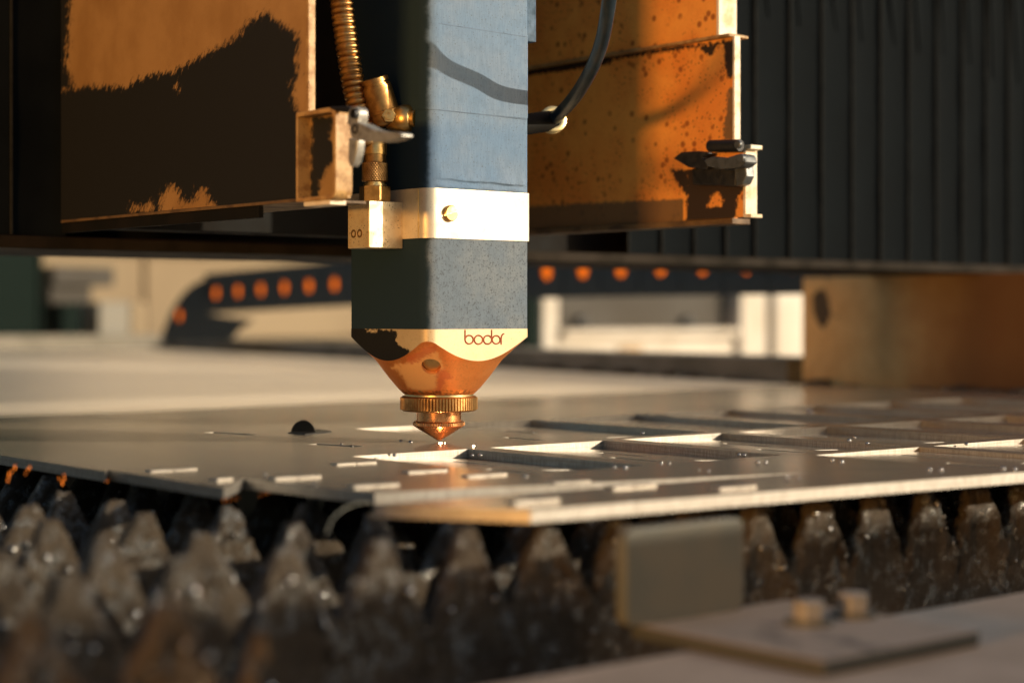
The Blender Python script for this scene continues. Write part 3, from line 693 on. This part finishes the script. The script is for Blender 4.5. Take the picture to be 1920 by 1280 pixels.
# cut parts lying tilted in their holes
ROWN = {'N': 'middle', 'F': 'far', 'S': 'near'}
ORD = ['first', 'second', 'third', 'fourth', 'fifth', 'sixth', 'seventh', 'eighth', 'ninth', 'tenth']
cntr = {}
for c in cells:
    u0, u1, v0, v1, row = c; g = 0.9; bm = bmesh.new()
    rnd = random.Random(int(u0*7+v0*3)); L_ = v1-v0; W_ = u1-u0
    def slot_hole(cu, cv, lu, lv):
        return [(cu-lu, cv-lv*0.7), (cu-lu*0.7, cv-lv), (cu+lu*0.7, cv-lv), (cu+lu, cv-lv*0.7), (cu+lu, cv+lv*0.7), (cu+lu*0.7, cv+lv), (cu-lu*0.7, cv+lv), (cu-lu, cv+lv*0.7)]
    hs = [slot_hole(u0+W_*0.28, v0+L_*rnd.uniform(0.25, 0.35), 3.5, 17), slot_hole(u0+W_*0.62, v0+L_*rnd.uniform(0.62, 0.75), 3.5, 17), slot_hole(u0+W_*0.75, v0+L_*rnd.uniform(0.15, 0.3), 11, 3)]
    plate_with_holes(bm, [(u0+g, v0+g), (u1-g, v0+g), (u1-g, v1-g), (u0+g, v1-g)], hs, 0.0, -4.6)
    k = cntr.get(row, 0); cntr[row] = k+1
    tilt = {'N': [3.8, 3.6, 3.0, 2.5, 2.2, 2.6, 2.1, 2.4, 2.2], 'F': [3.8, 2.0, 2.3, 2.1, 2.4, 2.2], 'S': [1.8, 2.2, 1.6, 2.0]}[row][k % 9 if row == 'N' else k % (6 if row == 'F' else 4)]
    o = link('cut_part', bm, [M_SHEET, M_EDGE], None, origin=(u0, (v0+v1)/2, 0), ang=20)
    o.rotation_euler = (random.uniform(-0.004, 0.001), math.atan2(tilt, u1-u0), 0); o.location.z = -{'N': 1.2 if k < 3 else 2.2, 'F': 1.0 if k < 1 else 2.2, 'S': 0.7}[row]*S
    tag(o, f'{ORD[k]} cut plate from the left in the {ROWN[row]} row, tilted in the sheet', 'cut plate', 'rectangular plates cut from the sheet')
# small pieces tipped up in their slots, bright fronts
tabs = [(283, 380, 880, 1.6), (408, 430, 897, 1.9), (516, 615, 895, 2.2), (632, 714, 867, 1.5), (766, 849, 882, 1.6), (878, 962, 890, 1.7), (664, 763, 910, 2.0), (966, 1070, 941, 2.6), (1150, 1250, 912, 2.0), (1040, 1120, 903, 1.5), (1350, 1436, 914, 1.8)]
WH = ['left of the row, above the dark step of the edge', 'shortest of all, on the dark step of the edge', 'beside the second dark step, left of centre', 'just below the left tip of the long white cut', 'between the nozzle reflection and the long cut',
      'right of the nozzle reflection', 'hanging over the bright notch', 'nearest the camera on the front bar', 'at the thin right end of the bright notch', 'in front of the first dark corner post', 'farthest right on the front bar']
for (xa, xb, y, hgt), wh in zip(tabs, WH):
    p, q = onz(xa, y+5), onz(xb, y+1.5); q.y = p.y*0.7+q.y*0.3; bm = bmesh.new()
    d = (q-p); d.z = 0; L = d.length; d.normalize(); nn = Vector((-d.y, d.x, 0))
    m1 = p+d*L*0.48; m2 = p+d*L*0.50
    for (s0_, s1_) in ((p, m1), (m2, q)):
        prism(bm, [s0_, s1_, s1_+Vector((0, 0, hgt*0.5)), s0_+Vector((0, 0, hgt*0.42))], nn*7)
    o = link('cut_tab', bm, M_EDGE, None, origin=p, ang=20, bevel=0.15)
    tag(o, 'bright cut tab, '+wh, 'cut tab', 'tipped up tabs on the sheet')
# half-moon slug standing in a slot
p = onz(568, 811); bm = bmesh.new()
pts = [p+Vector((RT[0], RT[1], 0))*(7.6*math.cos(a)*(1 if a < 1.7 else 1.0))+Vector((0, 0, 1))*(8.2*math.sin(a)) for a in [math.pi*i/24 for i in range(25)]]
prism(bm, [q-Vector((0, 0, 0.3)) for q in pts], Vector((FW[0], FW[1], 0))*3.0)
tag(link('cut_slug', bm, M_BEAM, None, origin=p, bevel=0.3), 'dark half round slug standing upright on the sheet, left of the nozzle', 'cut slug')
bm = bmesh.new(); a = onz(540, 812); b = onz(622, 810)
prism(bm, [a, onz(572, 815), b, onz(596, 806)], (0, 0, 0.7)); tag(link('cut_sliver', bm, M_DARK, None, origin=a), 'thin dark sliver lying flat beneath the half round slug', 'cut sliver')
# thin curl of wire hanging from the notch
bm = bmesh.new(); P = [onz(694, 942, -4), ond(668, 944, 700), ond(640, 957, 690), ond(622, 975, 682), ond(612, 1000, 676)]
tube(bm, spline(P, 8), 0.4, 8); tag(link('wire_offcut', bm, M_CLAMP, None, origin=P[0]), 'thin curl of scrap wire hanging from the left end of the bright notch', 'wire')
# pierce beads on the sheet
bm = bmesh.new()
for (x, y) in ((1240, 868), (1254, 868), (1420, 866), (1436, 866), (1475, 894), (1497, 896), (1742, 880), (1764, 880), (1152, 875), (1172, 876), (1560, 862), (1578, 865), (1626, 831), (1812, 832), (1602, 820), (1592, 825), (1204, 812), (1385, 852), (1395, 853), (1344, 772), (1196, 776), (1514, 772), (1880, 878), (1902, 879), (497, 889), (589, 909), (740, 853), (730, 852), (900, 853), (885, 853), (1310, 881), (1328, 882), (985, 892), (640, 832), (660, 836), (752, 826), (770, 828), (1000, 810)):
    q = onz(x, y, 0.2); icos(bm, q, random.uniform(0.8, 1.3), 2, (1.2, 1.2, 0.8))
for i in range(2):
    q = onz(1514+i*5, 771+i*2, 0.6); icos(bm, q, 1.8, 2)
o = link('spatter_beads', bm, M_BEAD, sh, ang=60); o['kind'] = 'stuff'

# ------------------------------------------------------------------ saw toothed support slats
def slat(u0, u1, v, du, label, pitch=41.0, ph=0.0, depth=34.0, tip=-5.2, base=-120.0, th=2.6, seed=0, beads=0, group='toothed support slats', name='support_slat', rows=None):
    bm = bmesh.new(); NZ = rows or 16; n = int((u1-u0)/du); cols = []
    for i in range(n+1):
        u = u0+(u1-u0)*i/n; f = ((u-ph)/pitch) % 1.0; tri = abs(f-0.5)*2             # 0 at tip, 1 in the valley
        wob = 5.5*fbm((u*0.05, seed*7.3, 1.7))+1.8*fbm((u*0.25, seed, 9))
        k0 = math.floor((u-ph)/pitch); hk = 7*noise.noise(Vector((k0*3.7, seed*2.1, 0)))
        top = tip-max(0, (max(0, tri-0.18))/0.82)**0.9*depth+(min(0, hk)-2.0)*(1-tri)+wob*(0.35+0.65*tri)
        top = min(top, -5.3)
        ring = []
        for s_ in (-1, 1):
            for k in range(NZ+1):
                t = k/NZ if s_ < 0 else 1-k/NZ
                z = base+(top-base)*(1-(1-t)**1.6)
                prox = max(0, 1-(top-z)/38)
                thick = (th+4.6*prox*(0.55+0.9*fbm((u*0.06, z*0.06, seed+s_*3))))*(min(1, (top-z)/7.0+0.10)**0.5)
                bumpy = 2.3*prox*fbm((u*0.22, z*0.22, seed*3+s_*11), 4)
                ring.append((u, v+s_*max(0.2, thick+bumpy), z))
        cols.append(ring)
    R = [[bm.verts.new(p) for p in r] for r in cols]; m = len(R[0])
    for r0, r1 in zip(R, R[1:]):
        for k in range(m-1): bm.faces.new((r0[k], r0[k+1], r1[k+1], r1[k]))
    bm.faces.new(R[0]); bm.faces.new(R[-1][::-1])
    t = link(name, bm, M_SLAG, None, origin=(u0, v, base), ang=80)
    tag(t, label, 'support slat', group)
    if beads:
        bm = bmesh.new(); rnd = random.Random(seed+5)
        for i in range(beads):
            u = rnd.uniform(u0+5, u1-5); f = ((u-ph)/pitch) % 1.0; tri = abs(f-0.5)*2
            topz = tip-2-max(0, (tri-0.1)/0.9)*depth; z = topz-abs(rnd.gauss(0, 14))-1
            pr_ = max(0, 1-(topz-z)/38)
            icos(bm, (u, v-(th+3.0*pr_)*min(1, (topz-z)/7+0.2)-0.4, z), rnd.choice((0.6, 0.8, 1.0, 1.4, 2.0)), 1, (1, 0.8, rnd.uniform(0.8, 1.6)))
        o = link('slag_beads', bm, M_BEAD, t, ang=80); o['kind'] = 'stuff'
    return t
PH = -175+20.5
slat(-640, 690, -297, 1.1, 'dark slag crusted toothed slat nearest the front rail, running behind the grey clamp', ph=PH, seed=1, beads=190, rows=22)
slat(-640, -352, -368, 1.0, 'short blurred toothed slat in the bottom left corner, closest to the camera', ph=-424+20.5, seed=2, beads=60, rows=22)
OW = ['second', 'third', 'fourth', 'fifth', 'sixth', 'seventh', 'eighth', 'ninth', 'tenth']
for i in range(9):
    v = -297+62*(i+1)+random.uniform(-5, 5)
    slat(-640, 690 if i < 4 else -150, v, 2.0 if i < 4 else 2.4, f'{OW[i]} toothed slat behind the clamp counted from the long front one, tips left of sheet', ph=PH+random.uniform(-20, 20), seed=3+i, beads=110 if i < 5 else 40, depth=32, rows=16)
# ends of the slats beyond the far edge of the sheet
def edge_u(v):
    E = [(-60, 830), (143, 812), (423, 815), (979, 916), (1564, 1046), (2600, 1219)]
    for (a, ua), (b, ub) in zip(E, E[1:]):
        if v <= b: return ua+(ub-ua)*(v-a)/(b-a)
    return 1219
NV = 26
for i in range(NV):
    v = 120+i*62; ue = edge_u(v)
    slat(ue-70, ue+random.uniform(34, 46), v, 3.0, f'slag lumped slat end poking out past the far sheet edge, number {i+1} from the right', pitch=41, ph=ue+8+random.uniform(-8, 8), tip=random.uniform(3, 9), depth=22, seed=40+i, rows=8, group='slat ends beyond the sheet', name='slat_end') if False else None
def far_end(i, v):
    ue = edge_u(v); bm = bmesh.new(); top = random.uniform(4, 12); w0 = random.uniform(9, 15); sd = i*3.3
    pts = []
    for k in range(15):
        a = math.pi*k/14; pts.append((ue+30+w0*1.9*math.cos(a)+3*noise.noise(Vector((k*0.6, sd, 0))), top*math.sin(a)**0.6-6+4*noise.noise(Vector((k*0.5, sd, 4)))))
    P = [Vector((a, v-7+2*noise.noise(Vector((a*0.2, sd, 1))), b)) for a, b in pts]
    P = [Vector((P[0].x, v-6, -60))]+P+[Vector((P[-1].x, v-6, -60))]
    prism(bm, P, (0, 12, 0))
    bmesh.ops.triangulate(bm, faces=[f for f in bm.faces if len(f.verts) > 4])
    return link('slat_end', bm, M_SLAG, None, origin=(ue+30, v, -60), ang=60, bevel=1.5)
for i in range(34):
    v = 20+i*46+random.uniform(-6, 6); o = far_end(i, v)
    tag(o, 'rounded slag crusted slat end standing just past the far right edge of the steel sheet', 'slat end', 'slat ends beyond the sheet')
box('scrap_tray', M_TRAYD, None, -700, 1500, -380, 2700, -330, -322, 0)['kind'] = 'structure'

# added taller blocker, out of view on the sun side, shading the right-hand cuts
box('light_blocker', M_DOOR, None, 2165, 7000, -2540, -2500, -800, 982, 4)['kind'] = 'structure'
# added unseen blocker to the left; keeps the warm fill off sheet and slats
box('light_blocker', M_DOOR, None, -640, -615, -420, 900, -800, 64, 4)['kind'] = 'structure'
# added low blocker, out of view sunwards, shading the front rail and slats
box('light_blocker', M_DOOR, None, -150, 3200, -1060, -1020, -800, 221, 4)['kind'] = 'structure'

# embers and sparks
sp = onz(826, 828, 0.8); bm = bmesh.new(); icos(bm, sp-Vector((0, 0, 0.75)), 0.5, 2, (2.2, 1.4, 0.5)); icos(bm, sp+Vector((2.2, -1.4, -0.78)), 0.22, 1, (2, 1, 0.5))
tag(link('cutting_spark', bm, M_SPARK, None, origin=sp), 'white hot spark under the tip of the copper nozzle', 'spark')
sp = onz(888, 833, 0.9); bm = bmesh.new(); icos(bm, sp-Vector((0, 0, 0.85)), 0.5, 2, (1.5, 1.2, 0.6))
tag(link('cutting_spark', bm, M_SPARK, None, origin=sp), 'white hot spark on the cut edge right of the nozzle tip', 'spark')
for gi, (lab, pts) in enumerate((('cluster of orange embers glowing under the left edge of the sheet', [(17, 890), (22, 884), (28, 876), (48, 888), (52, 880), (56, 876), (117, 905), (121, 897), (120, 890), (111, 897), (15, 900)]),
                    ('small orange ember under the first dark step of the sheet edge', [(200, 902), (203, 899)]),
                    ('flat orange ember glowing under the sheet, left of centre', [(420, 938), (430, 937), (438, 935), (446, 932)]), ('orange ember under the sheet near the bright notch', [(488, 928), (496, 925), (502, 924)]))):
    bm = bmesh.new(); p0 = None
    for x, y in pts:
        q = onv(x, y, -70 if x < 150 else (-110 if x < 300 else -185)); p0 = p0 or q
        icos(bm, q, random.uniform(0.14, 0.26), 1, (1, 1, random.uniform(2.0, 6.0) if x < 150 else 0.8))
    tag(link('ember', bm, M_EMBER, None, origin=p0), lab, 'ember', 'embers under the sheet')

# ------------------------------------------------------------------ front rail and clamp
box('front_rail', M_RAILT, None, -900, 1200, -620, -378, -110, -46, 2, origin=(0, -500, -110))
tag(bpy.data.objects['front_rail'], 'dusty tan steel table rail in the blurred bottom right foreground', 'table rail')
cl = thing('slat_clamp', (-135, -390, -46), 'blurred grey angle clamp with two bolts, standing on the front rail under the sheet', 'clamp')
bm = bmesh.new(); P = []
for cx, cz, a0 in ((-183, -36, 180), (-128, -36, 270), (-128, -8.5, 0), (-183, -8.5, 90)):
    for k in range(5):
        a = math.radians(a0+90*k/4); P.append((cx+4.5*math.cos(a), -350, cz+4.5*math.sin(a)))
prism(bm, P, (0, -6, 0)); link('upright_plate', bm, M_CLAMP, cl, bevel=1.0)
bm = bmesh.new(); bx(bm, -180, -92, -443, -350.5, -45.8, -40); link('foot_plate', bm, M_FOOT, cl, bevel=1.2)
for u in (-130, -104):
    bm = bmesh.new(); lathe(bm, (u, -394, -39.9), (0, 0, 1), [(0, 9.0), (1.6, 9.0)], 28); ws = link('washer', bm, M_CLAMP, cl)
    bm = bmesh.new(); lathe(bm, (u, -394, -38.2), (0, 0, 1), [(0, 6.2), (6.6, 6.2), (7.4, 5.4)], 6); link('bolt', bm, M_BOLT, cl, bevel=0.6)

# ------------------------------------------------------------------ machine table behind
def rail_line(pts, z0, z1, wdt, name, mat, label):
    bm = bmesh.new()
    L = [Vector((a, b)) for a, b in pts]
    for i in range(len(L)-1):
        d = (L[i+1]-L[i]).normalized(); nn = Vector((d.y, -d.x))
        if nn.x < 0 and abs(d.y) > 0.5: nn = -nn
        q = [L[i], L[i+1], L[i+1]+nn*wdt, L[i]+nn*wdt]
        prism(bm, [Vector((p.x, p.y, z0)) for p in q], (0, 0, z1-z0))
    return tag(link(name, bm, mat, None, origin=(pts[0][0], pts[0][1], z0), bevel=2), label, 'table rail')
rail_line([(905, 520), (976, 979), (1106, 1564), (1286, 2680)], -800, 25, 90, 'table_rail', M_RAIL2, 'low weathered grey rail along the far right side of the machine table')
rail_line([(1376, 2690), (-400, 2760)], -800, 32, -80, 'table_rail', M_RAIL2, 'low weathered grey rail across the far left end of the machine table')
lg = grid_plate('gantry_leg', M_LEG, None, 900, 960, 120, 492, -60, 117.5, 60, 30)
stain(lg, 'grime_shade', [[(1760, 400), (2300, 400), (2300, 900), (1700, 900)]])  # right side darkened: light falling off, painted into the colour
tag(lg, 'ochre brown stained leg plate carrying the right end of the gantry', 'machine leg')
stain(lg, 'soot', [[(1528, 545), (1545, 540), (1552, 555), (1558, 590), (1548, 615), (1538, 615), (1525, 590), (1522, 560)], [(1548, 515), (1556, 514), (1556, 528), (1549, 528)], [(1535, 640), (1542, 640), (1540, 646), (1536, 646)], [(1568, 590), (1574, 590), (1572, 600)]])
# drag chain
UCN = 1100
ch = thing('cable_chain', (UCN, 1500, 60), 'black cable chain with a row of orange round holes behind the gantry', 'cable chain')
zline = lambda v: 140.5-max(0, v-900)**1.75*0.0000925
vs_ = [400+80.5*k for k in range(24)]
lk = []
for k, v in enumerate(vs_):
    z = zline(v); z2 = zline(v+80.5); lk.append((v, z, v+80.5, z2))
def holed(bm, outline, c, r, th, n=32):
    """side plate of a link: outline (v, z) with a round hole at c, th thick"""
    def edge(a):
        d = (math.cos(a), math.sin(a)); best = 1e9
        for (p, q) in zip(outline, outline[1:]+outline[:1]):
            ex, ey = q[0]-p[0], q[1]-p[1]; det = d[0]*(-ey)+ex*d[1]
            if abs(det) < 1e-9: continue
            rx, ry = p[0]-c[0], p[1]-c[1]; t = (rx*(-ey)+ex*ry)/det; s_ = (d[0]*ry-d[1]*rx)/det
            if t > 0 and -1e-6 <= s_ <= 1+1e-6: best = min(best, t)
        return c[0]+d[0]*best, c[1]+d[1]*best
    ang = sorted([2*math.pi*i/n for i in range(n)]+[math.atan2(p[1]-c[1], p[0]-c[0]) % (2*math.pi) for p in outline])
    O = [edge(a) for a in ang]; I = [(c[0]+r*math.cos(a), c[1]+r*math.sin(a)) for a in ang]
    mk = lambda L, u: [bm.verts.new((u, a, b)) for a, b in L]
    o0, i0, o1, i1 = mk(O, UCN), mk(I, UCN), mk(O, UCN+th), mk(I, UCN+th); m = len(ang)
    for i in range(m):
        j = (i+1) % m
        bm.faces.new((o0[i], o0[j], i0[j], i0[i])); bm.faces.new((o1[i], i1[i], i1[j], o1[j]))
        bm.faces.new((o0[i], o1[i], o1[j], o0[j])); bm.faces.new((i0[i], i0[j], i1[j], i1[i]))
def chain_piece(name, outline, c):
    bm = bmesh.new(); holed(bm, outline, c, 12.2, 9); l = link(name, bm, M_CHAIN, ch)
    bm = bmesh.new(); lathe(bm, (UCN+6, c[0], c[1]), (-1, 0, 0), [(0, 12.1), (1.5, 12.1)], 28); link('orange_plug', bm, M_ORANGE, l)
for k, (a, za, b, zb_) in enumerate(lk):
    if k >= 22: break
    h_ = 39
    chain_piece('chain_link', [(a+1, za-h_), (b-1, zb_-h_), (b-1, zb_+h_), (a+1, za+h_)], ((a+b)/2, (za+zb_)/2))
O = [onu(x, y, UCN) for x, y in ((392, 522), (376, 526), (358, 536), (343, 550), (330, 568), (319, 588), (309, 612), (301, 640), (425, 640), (440, 620), (470, 600))]
e_ = lk[21]; c = onu(334, 591, UCN)
chain_piece('chain_bend', [(p.y, p.z) for p in O]+[(e_[2], e_[3]-39)], (c.y, c.z))

# ------------------------------------------------------------------ yard behind
wl = thing('building_wall', (2500, 4000, -800), 'blurred beige block wall in the sun far behind the machine', 'wall')
BL, BH = 900, 265
for r in range(4):
    for k in range(9):
        u0 = -300+k*BL+(BL/2 if r % 2 else 0)
        bm = bmesh.new(); bx(bm, u0+5, u0+BL-5, 4000+random.uniform(-4, 4), 4200, -800+r*BH+4, -800+(r+1)*BH-4); link('block', bm, M_WALL, wl, bevel=6)
box('mortar_backing', M_GREYP, wl, -300, 8200, 4030, 4190, -800, 262, 0)
for k in range(9): box('dark_reflection_panel', M_REFLDARK, wl, -300+k*950, -300+k*950+940, 3960, 4200, 264, 840, 8)  # unseen dark band, added so the near sheet mirrors dark
for k in range(9): box('upper_panel', M_REFLPALE, wl, -300+k*950, -300+k*950+940, 3950, 4200, 844, 2800, 8)  # unseen pale upper wall, added to brighten the far sheet's reflection
dr = thing('metal_door', (620, 3100, -800), 'dark green door at the far left edge, seen under the gantry', 'door')
box('door_leaf', M_DOOR, dr, 560, 1189, 3100, 3150, -800, 1500, 5)
box('door_post', M_DOOR, dr, 1189, 1199, 3095, 3155, -800, 1500, 3)
def far_box(name, mat, x0, x1, y0, v, label, cat, dep=200, zb=-800):
    a = onv(x0, y0, v); b = onv(x1, y0, v)
    bm = bmesh.new(); bx(bm, a.x, b.x, v, v+dep, zb, a.z); return tag(link(name, bm, mat, None, origin=(a.x, v, zb), bevel=6), label, cat)
far_box('storage_bin', M_DOOR, 115, 152, 568, 3500, 'small dark bin beside the green door, far behind the chain', 'bin')
far_box('metal_cabinet', M_GREYP, 185, 245, 566, 3600, 'low grey cabinet in front of the beige wall, far left', 'cabinet')
far_box('metal_cabinet', M_WALL, 247, 274, 566, 3620, 'narrow pale cabinet to the right of the low grey one', 'cabinet')
a = onv(100, 498, 3700); b = onv(178, 498, 3700)
rk = thing('wall_rack', (a.x, 3700, -800), 'grey brown rack with a top board on the wall by the green door', 'rack')
box('top_board', M_PANE, rk, a.x, b.x+60, 3700, 3900, a.z-55, a.z, 4)
box('post', M_PANE, rk, b.x-70, b.x, 3720, 3880, -800, a.z-56, 4)
box('post', M_PANE, rk, a.x, a.x+60, 3720, 3880, -800, a.z-56, 4)
VW = 2500
def wv(x, y, v=VW): return onv(x, y, v)
wf = thing('window_frame', (2600, VW, -800), 'white framed dark panel window standing behind the table on the right', 'window')
a = wv(1018, 560); b = wv(1048, 560); c = wv(1378, 540); s0 = wv(1040, 618); s1 = wv(1040, 665)
box('side_post', M_WHITE, wf, a.x, b.x, VW, VW+80, -800, 190, 6)
box('pane', M_PANE, wf, b.x+2, c.x-2, VW+30, VW+50, s0.z-10, 260, 0)
box('sill', M_WHITE, wf, b.x+2, c.x-2, VW-20, VW+80, s0.z-22, s0.z, 5)
box('sill', M_WHITE, wf, b.x+2, c.x-2, VW, VW+80, s0.z-90, s0.z-28, 5)
for x in (1100, 1300):
    q = wv(x, 606); bm = bmesh.new(); icos(bm, (q.x, VW+20, q.z-2), 26, 2, (1, 0.5, 0.9)); link('handle', bm, M_DARK, wf)
q = wv(1180, 655); box('rust_block', M_TAN, wf, q.x-40, q.x+40, VW-10, VW+60, q.z-30, q.z+8, 5)
pl_ = thing('white_pillar', (3050, VW, -800), 'bright white fluted pillar beside the dark window, left of the ochre leg plate', 'pillar')
xs = [wv(x, 540).x for x in (1379, 1396, 1400, 1440, 1444, 1478, 1482, 1510)]
for i in range(0, 8, 2): box('panel', M_WHITE, pl_, xs[i], xs[i+1], VW-20*(i % 4 == 0), VW+120, -800, 420, 8)
box('core', M_WHITE, pl_, xs[0]+3, xs[-1]-3, VW+20, VW+110, -800, 415, 0)
a = wv(985, 540, 2300); b = wv(1015, 540, 2300)
box('green_post', M_DOOR, None, a.x, b.x, 2300, 2400, -800, 300, 5, origin=(a.x, 2300, -800)); tag(bpy.data.objects['green_post'], 'dark green post just right of the cutting head, left of the white window frame', 'post')
